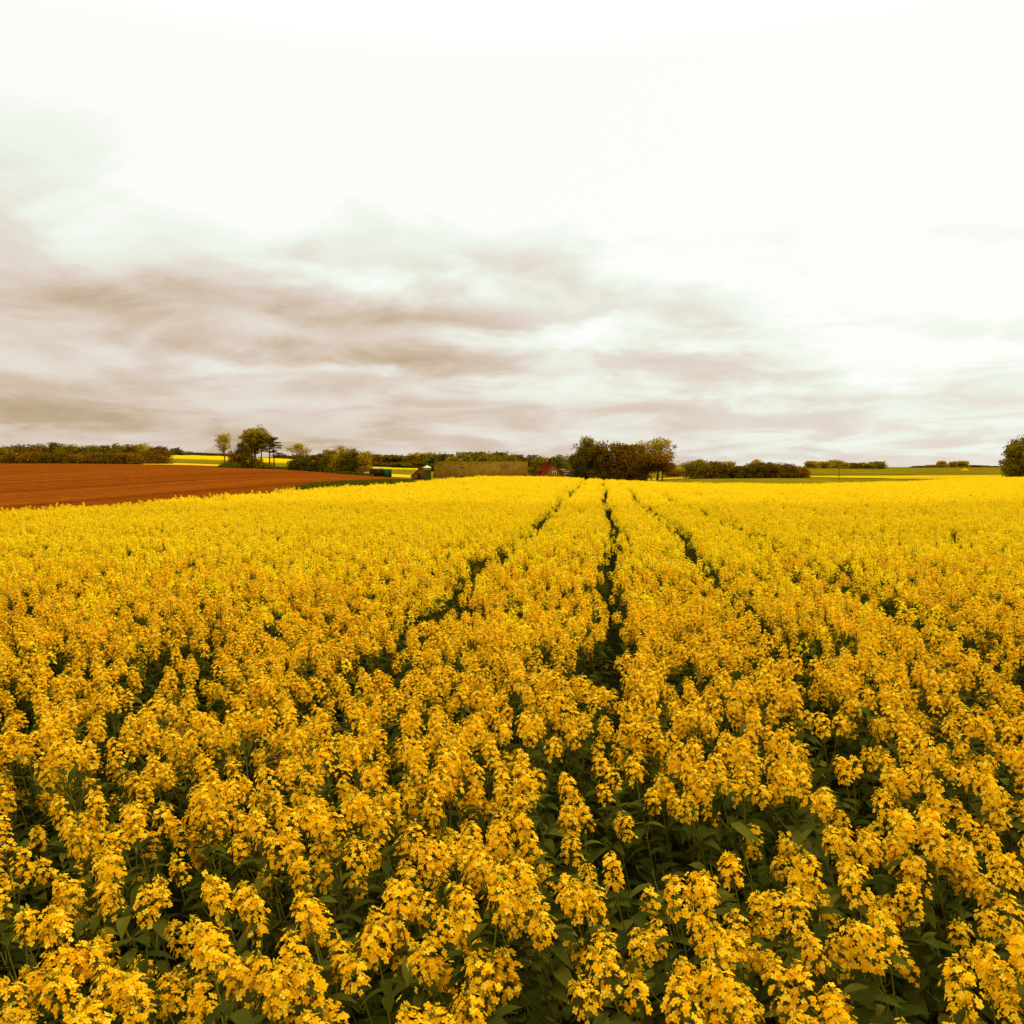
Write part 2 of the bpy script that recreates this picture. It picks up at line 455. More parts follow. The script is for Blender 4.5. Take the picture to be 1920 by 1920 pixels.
# 300 nearest plants in view are things of their own
u, vv = x/y, (CAM_Z - 1.1 - zc)/y
a_dn = np.arctan((CAM_Z-.95-zc)/y) - PITCH
inview = (np.abs(u) < .60) & (a_dn < math.atan(960/F))
score = np.where(inview & ~leafy & ~short, y + np.abs(x)*.05, 1e9)
order = np.argsort(score)[:300]
single = np.zeros(len(x), bool); single[order] = True

from mathutils import Euler, Matrix
def plant_euler(i):
    m = Matrix.Rotation(-lean[i], 3, 'Y') @ Matrix.Rotation(ly[i], 3, 'X') @ Matrix.Rotation(rz[i], 3, 'Z')
    return m.to_euler()
GP = 'rapeseed plants in the nearest rows'
protos = []
for i in range(N0):
    root = bpy.data.objects.new('rapeseed_plant', None); root.empty_display_size = .2
    tag(root, 'tall yellow flowering rapeseed plant in the nearest rows at the front of the field', 'rapeseed plant', GP)
    st, fo, hd = near_var[i]
    ch = [bpy.data.objects.new('stem', st), bpy.data.objects.new('foliage', fo)] + [bpy.data.objects.new('flower_head', h) for h in hd]
    protos.append((root, ch))
for n_, i in enumerate(order):
    root, ch = protos[n_ % N0]
    rt = root if n_ < N0 else root.copy()
    rt.location = (x[i], y[i], zc[i]); rt.rotation_euler = plant_euler(i); rt.scale = (1, 1, hs_[i])
    COL.objects.link(rt)
    for c in ch:
        q = c if n_ < N0 else c.copy()
        q.parent = rt
        COL.objects.link(q)

def scatter_group(name, coll):
    ng = bpy.data.node_groups.new(name, 'GeometryNodeTree')
    ng.interface.new_socket('Geometry', in_out='INPUT', socket_type='NodeSocketGeometry')
    ng.interface.new_socket('Geometry', in_out='OUTPUT', socket_type='NodeSocketGeometry')
    return ng
def scatter_nodes(ng, src, coll, sel):
    L = ng.links.new
    ci = ng.nodes.new('GeometryNodeCollectionInfo'); ci.inputs['Collection'].default_value = coll
    ci.inputs['Separate Children'].default_value = True; ci.inputs['Reset Children'].default_value = True
    io = ng.nodes.new('GeometryNodeInstanceOnPoints')
    def attr(nm, t):
        a = ng.nodes.new('GeometryNodeInputNamedAttribute'); a.data_type = t; a.inputs['Name'].default_value = nm
        return a.outputs['Attribute']
    e2r = ng.nodes.new('FunctionNodeEulerToRotation')
    L(attr('rot','FLOAT_VECTOR'), e2r.inputs[0]); L(e2r.outputs[0], io.inputs['Rotation'])
    L(attr('scl','FLOAT_VECTOR'), io.inputs['Scale']); L(attr('idx','INT'), io.inputs['Instance Index'])
    cmp_ = ng.nodes.new('FunctionNodeCompare'); cmp_.data_type = 'INT'; cmp_.operation = 'EQUAL'
    L(attr('lod','INT'), cmp_.inputs[2]); cmp_.inputs[3].default_value = sel
    L(cmp_.outputs[0], io.inputs['Selection'])
    io.inputs['Pick Instance'].default_value = True
    L(src, io.inputs['Points']); L(ci.outputs[0], io.inputs['Instance'])
    return io.outputs[0]

rest = np.where(~single)[0]
# never let a plant stand at or behind the lens
rest = rest[(y[rest] > .5)]
P = np.stack([x[rest], y[rest], zc[rest]], 1)
ROT = np.array([plant_euler(i)[:] for i in rest])
SC = np.stack([np.ones(len(rest)), np.ones(len(rest)), hs_[rest]], 1)
LOD = np.where((y[rest] + rng.normal(0,2.6,len(rest)) < 11.0) & (y[rest] < 17) | (y[rest] < 6) | leafy[rest], 0, 1)
IDX = rng.integers(0, 1000, len(rest)) % np.where(LOD == 0, N0, N1)
IDX = np.where(leafy[rest], N0 + rng.integers(0, 4, len(rest)), IDX)
# farther plants in square metres
gx, gy = np.meshgrid(np.arange(-60, 175, .93), np.arange(33.3, 200, .93))
fx = gx.ravel()+rng.uniform(-.1,.1,gx.size); fy = gy.ravel()+rng.uniform(-.1,.1,gx.size)
k = (fx < .70*fy) & (fx > -.70*fy) & inside(fx, fy)
fx, fy = fx[k], fy[k]
# do not straddle a wheel track: push the patch aside
td = track_dist(fx, fy)
gapf = np.interp(fy, [33, 60, 110], [.42, .40, .35])
s0 = fx - .1*fy + .10*np.sin(fy*.21)+.06*np.sin(fy*.53+1)
near_t = np.array(TRACKS)[np.argmin(np.abs(s0[:,None]-np.array(TRACKS)[None]), 1)]
dlt = s0 - near_t
big = np.isin(near_t, TRACKS[:4])
push = np.where((np.abs(dlt) < .665), np.sign(dlt)*(.665-np.abs(dlt)), 0)*np.where(big, 1, .75)
fx = fx + push
fz = height(fx, fy)
fr = np.zeros((len(fx),3)); fr[:,2] = .0998 * -1 + rng.integers(0,4,len(fx))*math.pi/2
fsx = np.ones((len(fx),3)); fsx[:,2] = 1 + .10*(vnoise(fx, fy, 3.0)-.5) + .08*(vnoise(fx+50, fy+5, 11.0)-.5) + rng.normal(0,.025,len(fx))
P = np.concatenate([P, np.stack([fx, fy, fz], 1)]); ROT = np.concatenate([ROT, fr]); SC = np.concatenate([SC, fsx])
LOD = np.concatenate([LOD, np.full(len(fx), 2)]); IDX = np.concatenate([IDX, rng.integers(0, N2, len(fx))])
print('crop instances', len(P), np.bincount(LOD))
me = bpy.data.meshes.new('rapeseed_crop')
me.vertices.add(len(P)); me.vertices.foreach_set('co', P.astype(np.float32).ravel())
for nm, t, dat, key in (('rot','FLOAT_VECTOR',ROT,'vector'),('scl','FLOAT_VECTOR',SC,'vector'),('idx','INT',IDX,'value'),('lod','INT',LOD,'value')):
    a = me.attributes.new(nm, t, 'POINT'); a.data.foreach_set(key, np.ascontiguousarray(dat, dtype=np.float32 if t != 'INT' else np.int32).ravel())
crop = bpy.data.objects.new('rapeseed_crop', me); COL.objects.link(crop)
tag(crop, 'dense yellow flowering rapeseed crop covering the field behind the nearest rows', 'rapeseed crop', kind='stuff')
ng = scatter_group('crop_scatter', None)
gi = ng.nodes.new('NodeGroupInput'); go = ng.nodes.new('NodeGroupOutput'); jn = ng.nodes.new('GeometryNodeJoinGeometry')
for lod, c in ((0,src0),(1,src1),(2,src2)):
    ng.links.new(scatter_nodes(ng, gi.outputs[0], c, lod), jn.inputs[0])
ng.links.new(jn.outputs[0], go.inputs[0])
md = crop.modifiers.new('scatter', 'NODES'); md.node_group = ng

# grass on the verge between ploughed soil and crop
gm = MB()
def verge(px0, px1, rows_a, rows_b, n, hgt):
    for _ in range(n):
        t = rng.uniform(); p = px0 + (px1-px0)*t
        d = np.exp(rng.uniform(math.log(np.interp(t,*rows_a)), math.log(np.interp(t,*rows_b))))
        c = np.array([X(p,d), d, 0]); c[2] = hz(c[0], c[1])
        h = hgt*rng.uniform(.5,1.3)*min(1, .25+3*t); w = .10*rng.uniform(.6,1.6); a = rng.uniform(0,3.14)
        q = np.array([math.cos(a)*w, math.sin(a)*w, 0]); ln = rng.normal(0,.25,3)*h; ln[2] = h
        gm.add([c-q, c+q, c+ln+q*.3, c+ln-q*.3], [(0,1,2,3)])
verge(490, 880, ([0,.27,.55,.72,.84,1],[74,96,122,140,152,170]), ([0,.27,.55,.72,.84,1],[76,106,150,185,200,215]), 15000, .5)
verge(430, 700, ([0,.4,.7,1],[312,298,285,262]), ([0,.4,.7,1],[330,320,302,282]), 3500, .8)
tag(gm.build('verge_grass', GRASSBLADE), 'rough green grass verge between the ploughed soil and the yellow crop', 'grass', kind='stuff')

# ------------------------------------------------------------------ trees
def quads(mb, c, size, r, flat=1.0):
    n = len(c)
    d = r.normal(0,1,(n,3)); d[:,2] *= flat
    d /= np.linalg.norm(d,axis=1)[:,None]
    e = np.cross(d, r.normal(0,1,(n,3))); e /= np.linalg.norm(e,axis=1)[:,None]+1e-9
    s = size*r.uniform(.6,1.4,(n,1))
    v = np.stack([c-d*s, c-e*s*.62, c+d*s, c+e*s*.62], 1).reshape(-1,3)
    off = mb.n; mb.v.append(v); mb.n += len(v)
    mb.f += [(off+4*i, off+4*i+1, off+4*i+2, off+4*i+3) for i in range(n)]; mb.m += [0]*n

def broadleaf(seed, H, W, base=.25, lobes=7, clusters=90, per=36, leaf=.2, airy=1.0, depth=None, stems=1):
    """limbs from the trunk into several lobes; leaf clumps spread through each lobe"""
    r = np.random.default_rng(seed); tr, cr = MB(), MB()
    D = depth or W; clusters = int(clusters*1.35); leaf = leaf*1.12; low = base <= .06
    cz = H*(base+1)/2; rzv = H*(1-base)/2
    if base <= .06: cz *= .93
    stems_xy = [(0,0)] if stems == 1 else [(r.uniform(-.32,.32)*W, r.uniform(-.2,.2)*D) for _ in range(stems)]
    L = []
    for k in range(lobes):
        a = k*2.4 + r.uniform(-.4,.4); hh = r.uniform(-.75,.72) if k else .66
        rad = math.sqrt(max(.05,1-(hh*hh if not (low and hh < 0) else .2)))*r.uniform(.35,.68) if k else r.uniform(0,.2)
        c = np.array([math.cos(a)*rad*W/2, math.sin(a)*rad*D/2, cz + hh*rzv*.72])
        s = r.uniform(.30,.46)
        L.append((c, np.array([s*W*.62, s*D*.62, s*rzv*.95])))
    for sx, sy in stems_xy:
        t0 = np.array([sx, sy, -.3]); t1 = np.array([sx*1.1+r.normal(0,.03)*W, sy, H*(base+.35)])
        rad = max(.07, H*.020)*(1 if stems == 1 else .6)
        tr.tube([t0, t0*.5+t1*.5+(r.normal(0,.02)*W,0,0), t1], [rad*1.25, rad*.9, rad*.5], 7)
        for c, s in L:
            if stems > 1 and r.uniform() < .5: continue
            b = t0*.35+t1*.65 + (t1-t0)*r.uniform(-.2,.25)
            m_ = b*.5+c*.5 + np.array([0,0,-.04*H])
            tr.tube([b, m_, c], [rad*.5, rad*.32, rad*.12], 5)
            for _ in range(3):
                e = c + np.clip(r.normal(0,1,3),-1,1)*s*.7
                tr.tube([m_*.3+c*.7, e], [rad*.16, rad*.05], 4, 0, False)
    if low:                               # skirts that reach the ground
        for k in range(max(4, lobes-2)):
            a = k*2*math.pi/max(4, lobes-2) + r.uniform(-.3,.3); q_ = r.uniform(.3,.62)
            L.append((np.array([math.cos(a)*q_*W/2, math.sin(a)*q_*D/2, H*r.uniform(.12,.26)]), np.array([W*.26, D*.26, H*.24])))
        clusters = int(clusters*1.5); lobes = len(L)
    for k in range(clusters):
        c, s = L[k % lobes]
        d = r.normal(0,1,3); d /= np.linalg.norm(d)
        p = c + d*s*r.uniform(.25,1.0)**.5*r.uniform(.8,1.15)
        if p[2] > H - leaf: p[2] = H - leaf - r.uniform(0,.08*H)
        p[2] = max(p[2], .25)
        n = max(4, int(per*r.uniform(.4,1.5)))
        cs = leaf*2.3*r.uniform(.6,1.4)*airy
        q = p + np.clip(r.normal(0,1,(n,3)),-1.5,1.5)*cs*np.array([1,1,.75])
        q[:,2] = np.maximum(q[:,2], .08)
        quads(cr, q, leaf, r)
    q = np.concatenate(cr.v)
    kz = H/np.percentile(q[:,2], 99.6); kx = W/(np.percentile(q[:,0], 99)-np.percentile(q[:,0], 1)); ky = D/(np.percentile(q[:,1], 99)-np.percentile(q[:,1], 1))
    for mb in (tr, cr): mb.v = [a*np.array([kx, ky, kz]) for a in mb.v]
    return tr, cr

def pine(seed, H, W, side=0.0, lo=.5):
    r = np.random.default_rng(seed); tr, cr = MB(), MB()
    bend = np.array([r.normal(0,.12), r.normal(0,.1), 0])
    tr.tube([(0,0,-.3), bend*.6+(0,0,H*.5), bend+(0,0,H*.97)], [.26,.18,.06], 7)
    n = 11
    for k in range(n):
        h = lo + (1-lo)*(k+.5)/n + r.normal(0,.012)
        a = k*2.4 + r.uniform(-.5,.5)
        ln = W*.5*(1 - .55*max(0,(h-.8))/.2)*r.uniform(.55,1.1)
        dx = math.cos(a)*ln + side*ln*.7; dy = math.sin(a)*ln*.9
        b = bend*h + np.array([0,0,H*h*.985]); e = b + np.array([dx, dy, r.uniform(-.35,.15)])
        tr.tube([b, b*.5+e*.5+(0,0,.12), e], [.07,.05,.02], 4)
        for j in range(7):
            t = r.uniform(.35,1.05); p = b*(1-t)+e*t
            m = 34
            q = p + r.normal(0,1,(m,3))*np.array([.42,.42,.13])
            quads(cr, q, .15, r, .35)
    q = np.array([0,0,H*.97]) + bend + r.normal(0,1,(160,3))*np.array([W*.16,W*.16,.22]); quads(cr, q, .16, r, .4)
    return tr, cr

def place(name, tc, px, d, label, cat, mats, group=None, z=None, root_rz=0.0, bark=None):
    x_ = X(px, d); e = empty(name, (x_, d, hz(x_, d) if z is None else z), root_rz)
    tag(e, label, cat, group)
    tc[0].build('trunk', bark or BARK, e); tc[1].build('crown', mats, e)
    return e

def size(px, d, top, wpx):
    x_ = X(px, d); return Ztop(top, d) - hz(x_, d), wpx/F*d

def tree(name, seed, px, d, top, wpx, col, label, cat='tree', group=None, bark=None, **kw):
    H, W = size(px, d, top, wpx)
    return place(name, broadleaf(seed, H, W, **kw), px, d, label, cat, LM[col], group, bark=bark)

ORD = ['first','second','third','fourth','fifth','sixth','seventh','eighth','ninth','tenth','eleventh','twelfth','thirteenth','fourteenth',
       'fifteenth','sixteenth','seventeenth','eighteenth','nineteenth','twentieth','twenty-first','twenty-second','twenty-third','twenty-fourth','twenty-fifth','twenty-sixth']
TONE = {'brown':'brown budding','rust':'russet','olive':'olive','gold':'golden leafing','dark':'dark','green':'green'}

# --- wood at the left beyond the ploughed field
G = 'trees of the wood beyond the ploughed field'
wood = [(-60,838,70,'brown'),(-10,836,60,'olive'),(40,834,56,'brown'),(72,833,40,'brown'),(101,830,34,'dark'),(128,834,32,'olive'),(152,837,30,'dark'),(176,835,38,'olive'),(200,835,30,'dark'),
        (219,832,22,'olive'),(240,834,34,'brown'),(262,832,30,'gold'),(281,838,24,'dark'),(300,837,34,'brown')]
for i, (p, top, w, c) in enumerate(wood):
    d = 372 + (i*37 % 30)
    tree('wood_tree', 400+i, p, d, top, w*1.25, c, f'{ORD[i]} tree from the left in the wood behind the ploughed field, {TONE[c]} crown', 'tree', G,
         base=.2, lobes=6, clusters=70, per=26, leaf=.27)
GB = 'brown bushes along the wood edge'
for i, p in enumerate([-70,-25,20,60,92,124,156,188,219,248,274,297]):
    d = 357 + (i*17 % 9) - .05*max(0,p-200)
    tree('hedge_bush', 440+i, p, d, 846+(i*7 % 5)+(6 if p > 285 else 0), 52, 'brown' if i % 3 else 'rust', f'{ORD[i]} bush from the left along the dark brown wood edge, {TONE["brown" if i % 3 else "rust"]}', 'bush', GB,
         base=0.0, lobes=7, clusters=80, per=24, leaf=.24, stems=4)
tree('round_tree', 470, 332, 860, 840, 26, 'dark', 'round dark tree on the skyline behind the first yellow strip', clusters=60, per=24, leaf=.5, base=.05)
# far hedge on the skyline
GH = 'trees of the far skyline hedge'
far_var = []
for k in range(8):
    t_, c_ = broadleaf(500+k, 9, 11, base=.06, lobes=8, clusters=110, per=30, leaf=.42)
    far_var.append((t_.mesh('trunk', BARK), c_))
far_mesh = {}
def far_tree(k, col, px, d, top, wpx, label, group, name='far_tree', cat='tree'):
    key = (k, col)
    if key not in far_mesh:
        far_mesh[key] = far_var[k][1].mesh('crown', LM[col])
    H, W = size(px, d, top, wpx)
    x_ = X(px, d); e = empty(name, (x_, d, hz(x_, d)), k*.8)
    tag(e, label, cat, group); e.scale = (W/11, W/11, H/9)
    for nm, me_ in (('trunk', far_var[k][0]), ('crown', far_mesh[key])):
        o = bpy.data.objects.new(nm, me_); COL.objects.link(o); o.parent = e
    return e
sky_h = [(352,847,20,'olive'),(366,848.5,22,'brown'),(382,849,22,'olive'),(398,850,20,'dark'),(414,850,20,'brown'),(440,851,22,'olive'),(462,851,24,'brown'),(530,852,26,'olive'),(552,853,26,'brown'),(600,853,30,'brown')]
for i, (p, t, w, c) in enumerate(sky_h):
    far_tree(i % 8, c, p, 905 + 6*(i % 3), t, w*1.3, f'{ORD[i]} low {TONE[c]} tree from the left on the skyline hedge', GH)

# --- group round the tall pines
tree('birch_tree', 601, 422, 300, 813, 27, 'gold', 'slim pale birch with thin golden leaves, left of the tall pines', clusters=80, per=18, leaf=.17, airy=1.4, base=.30, bark=PALEBARK, lobes=8)
tree('broad_tree', 602, 480, 318, 803, 52, 'gold', 'tallest round golden tree rising behind the dark pines', clusters=190, per=46, leaf=.2, base=.30, lobes=10)
place('pine_tree', pine(611, Ztop(811,305)-hz(X(472,305),305), 7.2, 0, .40), 472, 305, 'thick dark pine with the broadest crown, in front of the golden tree', 'pine', LM['pine'])
place('pine_tree', pine(612, Ztop(817,303)-hz(X(491,303),303), 5.6, 0, .60), 491, 303, 'tall dark pine second from the right, standing between the broad pine and the pair', 'pine', LM['pine'])
bpy.context.view_layer.update()
place('pine_tree', pine(613, Ztop(820,301)-hz(X(506,301),301), 4.8, -.25, .52), 506, 301, 'thin dark pine with bare trunk, left one of the outer pair', 'pine', LM['pine'])
place('pine_tree', pine(614, Ztop(820,299)-hz(X(515,299),299), 5.0, .45, .50), 515, 299, 'outermost tall pine with flat tiers of branches on its right side', 'pine', LM['pine'])
tree('dark_tree', 603, 455, 300, 829, 30, 'dark', 'shorter dark tree beneath the left side of the broad pine', clusters=70, per=26, leaf=.19, base=.3)
for i, (p, t, w, c, l) in enumerate([(437,846,24,'rust','russet bush at the foot of the birch'),(452,851,26,'brown','brown bush left under the pines'),(470,853,28,'dark','dark bush beneath the broad pine'),
                                 (486,858,22,'rust','russet bush between the two pine trunks'),(430,866,40,'green','low green scrub along the soil below the birch'),(500,868,34,'green','low green scrub at the foot of the outer pines')]):
    tree('bush', 620+i, p, 297-i, t, w, c, l, 'bush', base=0, clusters=50, per=20, leaf=.17, stems=3, lobes=6)
# --- farmyard trees
tree('spreading_tree', 630, 564, 305, 832, 42, 'gold', 'spreading half bare tree with golden twigs, between the pines and the farmyard wood', clusters=60, per=22, leaf=.18, airy=1.3, base=.30)
yard = [(557,862,28,'dark'),(574,855,40,'dark'),(600,852,36,'dark'),(622,845,34,'olive'),(636,838,36,'gold'),(655,842,38,'olive'),(668,848,36,'dark'),(684,848,24,'gold')]
GY = 'trees and bushes of the farmyard wood'
for i, (p, t, w, c) in enumerate(yard):
    tree('yard_tree', 640+i, p, 294-2*i, t, w*1.15, c, f'{ORD[i]} tree from the left in the dark clump beside the dark container, {TONE[c]} crown', 'tree', GY,
         base=.03, clusters=95, per=30, leaf=.2, lobes=8, stems=2)
tree('low_hedge', 650, 655, 272, 884, 50, 'dark', 'low dark hedge in front of the farmyard clump', 'hedge', base=0, clusters=70, per=24, leaf=.16, lobes=9, stems=3, depth=2.5)
# --- far wood behind the farm
GF = 'trees of the far wood behind the barn'
belt = [(690,853,40,'brown'),(712,854,40,'olive'),(734,854,40,'brown'),(757,855,36,'olive'),(780,853,36,'brown'),(800,850,38,'gold'),(822,852,36,'green'),(842,853,32,'dark'),(860,850,30,'olive'),
        (884,850,34,'dark'),(900,849,32,'green'),(918,853,26,'olive'),(933,849,24,'dark'),(948,857,26,'green'),(958,853,20,'olive'),(974,854,24,'dark'),(993,855,32,'dark'),(1012,858,26,'olive'),(1030,860,26,'gold')]
for i, (p, t, w, c) in enumerate(belt):
    far_tree((i*3) % 8, c, p, 596 - 22*(i % 3) if p > 815 else 720 + 10*(i % 2), t, w*1.6, f'{ORD[i]} tree from the left in the far wood above the barn, {TONE[c]} crown', GF, 'far_wood_tree')
GU2 = 'undergrowth bushes of the far wood'
for i, p in enumerate([696,716,738,760,782,803,826]):
    far_tree((i*5+2) % 8, ['brown','green','brown','green'][i % 4], p, 705+i % 3, 866+(i*3 % 4), 46, f'{ORD[i]} low bush from the left along the far wood edge above the thin yellow strip', GU2, 'far_bush', 'bush')
tree('green_tree', 660, 1046, 262, 855, 34, 'green', 'bright green tree just behind the red roofed house', base=.05, clusters=110, per=30, leaf=.2)
tree('green_tree', 661, 1066, 268, 856, 34, 'olive', 'olive tree between the red roofed house and the big clump', base=.05, clusters=100, per=30, leaf=.2)
# --- big clump in the middle
tree('clump_tree', 670, 1108, 205, 821, 52, 'olive', 'tallest leafy tree at the left end of the big brown clump', base=.12, clusters=150, per=34, leaf=.16, airy=1.1, lobes=9)
tree('clump_tree', 671, 1094, 196, 842, 44, 'dark', 'dark tree at the left edge of the big brown clump', base=.0, clusters=150, per=40, leaf=.16, lobes=9, stems=2)
tree('clump_tree', 672, 1130, 194, 834, 56, 'brown', 'brown tree left of centre in the big clump, thick with twigs', base=.0, clusters=190, per=44, leaf=.15, lobes=10, stems=3)
tree('clump_tree', 673, 1162, 196, 833, 60, 'rust', 'russet tree in the centre of the big clump', base=.0, clusters=170, per=44, leaf=.15, lobes=10, stems=3)
tree('clump_tree', 674, 1192, 198, 836, 52, 'brown', 'brown tree right of centre in the big clump', base=.05, clusters=130, per=42, leaf=.15, lobes=9, stems=2)
tree('clump_tree', 675, 1232, 207, 823, 80, 'gold', 'airy golden tree with open crown at the right end of the big clump', base=.22, clusters=150, per=24, leaf=.15, airy=1.15, lobes=10)
tree('clump_tree', 676, 1240, 190, 853, 50, 'rust', 'low russet tree on a short bare trunk at the right end of the big clump', base=.27, clusters=130, per=36, leaf=.15, lobes=8)
tree('clump_tree', 677, 1212, 191, 850, 46, 'brown', 'brown tree with a bare trunk, left of the low russet one in the clump', base=.26, clusters=120, per=36, leaf=.15, lobes=8)
# --- bushes to the right
tree('far_hedge', 680, 1268, 300, 880, 44, 'rust', 'dull orange hedge in the gap right of the big clump', 'hedge', base=0, clusters=80, per=26, leaf=.2, lobes=8, stems=3)
tree('far_hedge', 681, 1375, 300, 878, 60, 'rust', 'dull orange hedge in the gap between the two brown thickets', 'hedge', base=0, clusters=80, per=26, leaf=.2, lobes=9, stems=3)
tree('thicket', 682, 1308, 222, 863, 52, 'olive', 'olive brown thicket, left one of the pair nearest the big clump', 'bush', base=0, clusters=110, per=34, leaf=.15, lobes=8, stems=4)
tree('thicket', 683, 1340, 222, 866, 52, 'brown', 'brown thicket, right one of the pair nearest the big clump', 'bush', base=0, clusters=110, per=34, leaf=.15, lobes=8, stems=4)
tree('small_tree', 684, 1367, 420, 865, 22, 'gold', 'small pale tree behind the gap of the two thickets', base=.2, clusters=50, per=20, leaf=.22)
for i, (p, t, w, c, l) in enumerate([(1392,874,46,'dark','dark brown bush at the left end of the long thicket'),(1420,868,44,'brown','brown bush second from the left in the long thicket'),
                                  (1449,869,46,'rust','russet bush in the middle of the long thicket'),(1474,870,44,'brown','brown bush second from the right in the long thicket'),(1493,875,34,'rust','rounded russet bush ending the long thicket at its right')]):
    tree('thicket', 690+i, p, 224+i, t, w*1.2, c, l, 'bush', base=0, clusters=120, per=36, leaf=.14, lobes=8, stems=4)
tree('small_tree', 696, 1418, 240, 862, 26, 'gold', 'golden tree top rising out of the long thicket', base=.4, clusters=60, per=26, leaf=.16)
# --- far right
GR = 'trees on the far green rise'
rise = [(1521,866,16,'gold'),(1532,872,18,'brown'),(1545,867,18,'gold'),(1562,864.5,20,'olive'),(1574,866,20,'gold'),(1590,870,22,'brown'),(1602,870,18,'dark'),(1615,869,16,'gold'),(1628,871,14,'olive'),(1643,867,20,'olive')]
for i, (p, t, w, c) in enumerate(rise):
    far_tree((i*3+1) % 8, c, p, 640+8*(i % 4), t-1.5, w*1.45, f'{ORD[i]} {TONE[c]} tree from the left on the far green rise', GR)
GR2 = 'trees on the skyline at the far end'
sk2 = [(1722,875,22,'brown'),(1740,874,24,'olive'),(1752,873,20,'gold'),(1764,866,14,'gold'),(1774,874,16,'brown'),(1788,867,12,'olive'),(1804,866,14,'gold'),(1818,873.5,28,'brown'),(1838,874,26,'brown'),(1860,875,26,'olive')]
for i, (p, t, w, c) in enumerate(sk2):
    far_tree((i*5+3) % 8, c, p, 900+10*(i % 3), t-1.5, w*1.45, f'{ORD[i]} {TONE[c]} tree from the left in the skyline row past the green rise', GR2)
tree('edge_tree', 700, 1911, 205, 822, 56, 'olive', 'tall tree with golden top at the far right end of the fields', base=.02, clusters=190, per=40, leaf=.17, lobes=10)

# ------------------------------------------------------------------ farm buildings
def rot(p, c, a):
    return np.array([c[0]+p[0]*math.cos(a)-p[1]*math.sin(a), c[1]+p[0]*math.sin(a)+p[1]*math.cos(a), p[2]])
ROOF = noise_mat('mossy_sheet_roof', [(.34,(.055,.026,.002)),(.45,(.12,.058,.004)),(.58,(.175,.088,.007))], 1.1, 6, (1.2,.5,.5), bump=.4, bscale=3, second=(.11,(1,1,1),.5))
BARNWALL = noise_mat('barn_brick', [(.3,(.13,.05,.010)),(.7,(.26,.10,.014))], 1.2, 6)
DARKWOOD = noise_mat('dark_boards', [(.3,(.018,.012,.004)),(.7,(.055,.034,.009))], 1.5, 5, (1,1,.15))
REDTILE = noise_mat('red_roof_tile', [(.3,(.11,.016,.004)),(.55,(.18,.028,.006)),(.75,(.24,.05,.008))], 2, 6)
BRICK = noise_mat('house_brick', [(.3,(.14,.05,.006)),(.7,(.23,.095,.010))], 2.5, 6)
WHITE = noise_mat('pale_render', [(.3,(.42,.31,.13)),(.7,(.66,.52,.27))], 1.2, 4)
FRAME = noise_mat('window_paint', [(.3,(.58,.46,.24)),(.7,(.7,.58,.33))], 3, 3)
GLASS = noise_mat('dark_glass', [(.3,(.015,.014,.006)),(.7,(.03,.026,.009))], 2, 3, rough=.15, spec=.5)
METAL = noise_mat('silo_sheet', [(.3,(.22,.14,.02)),(.7,(.38,.25,.05))], 1, 5, (1,1,.2), rough=.5, metallic=.2)
SILOCAP = noise_mat('silo_cap_paint', [(.3,(.62,.49,.26)),(.7,(.82,.68,.42))], 1.5, 4, rough=.5)
GREENP = noise_mat('green_container_paint', [(.3,(.008,.045,.006)),(.7,(.014,.075,.009))], 1, 5, rough=.5)
BLACKP = noise_mat('dark_container_paint', [(.3,(.016,.015,.005)),(.7,(.05,.034,.010))], .8, 5, rough=.6)
SOOT = noise_mat('dark_chimney', [(.3,(.02,.014,.005)),(.7,(.05,.03,.008))], 3, 4)
TANKG = noise_mat('green_tank_paint', [(.3,(.03,.036,.005)),(.7,(.06,.062,.008))], 1.5, 5, rough=.5)

def prism_roof(mb, L, W, eave, ridge, over=.3, th=.14, ribs=0, hipx=0.0):
    """two pitched slabs of real thickness along x"""
    x0, x1 = -L/2-over, L/2+over; yo = W/2+over*.8
    s = (ridge-eave)/(W/2); ez = eave - s*over*.8
    for sg in (-1, 1):
        a = [(x0-0*hipx, sg*yo, ez), (x1+0*hipx, sg*yo, ez), (x1-hipx, 0, ridge), (x0+hipx, 0, ridge)]
        b = [(p[0], p[1], p[2]+th) for p in a]
        mb.add(a+b, [(0,1,2,3)[::sg], (4,5,6,7)[::-sg], (0,1,5,4), (1,2,6,5), (2,3,7,6), (3,0,4,7)])
        n = ribs
        for i in range(n):
            t = (i+.5)/n; xx = x0 + (x1-x0)*t
            if sg < 0:
                p0 = np.array([xx, sg*yo, ez+th+.02]); p1 = np.array([xx+(0 if abs(t-.5)<.48 else 0), -.05, ridge+th+.02])
                mb.tube([p0, p1], .05, 4)

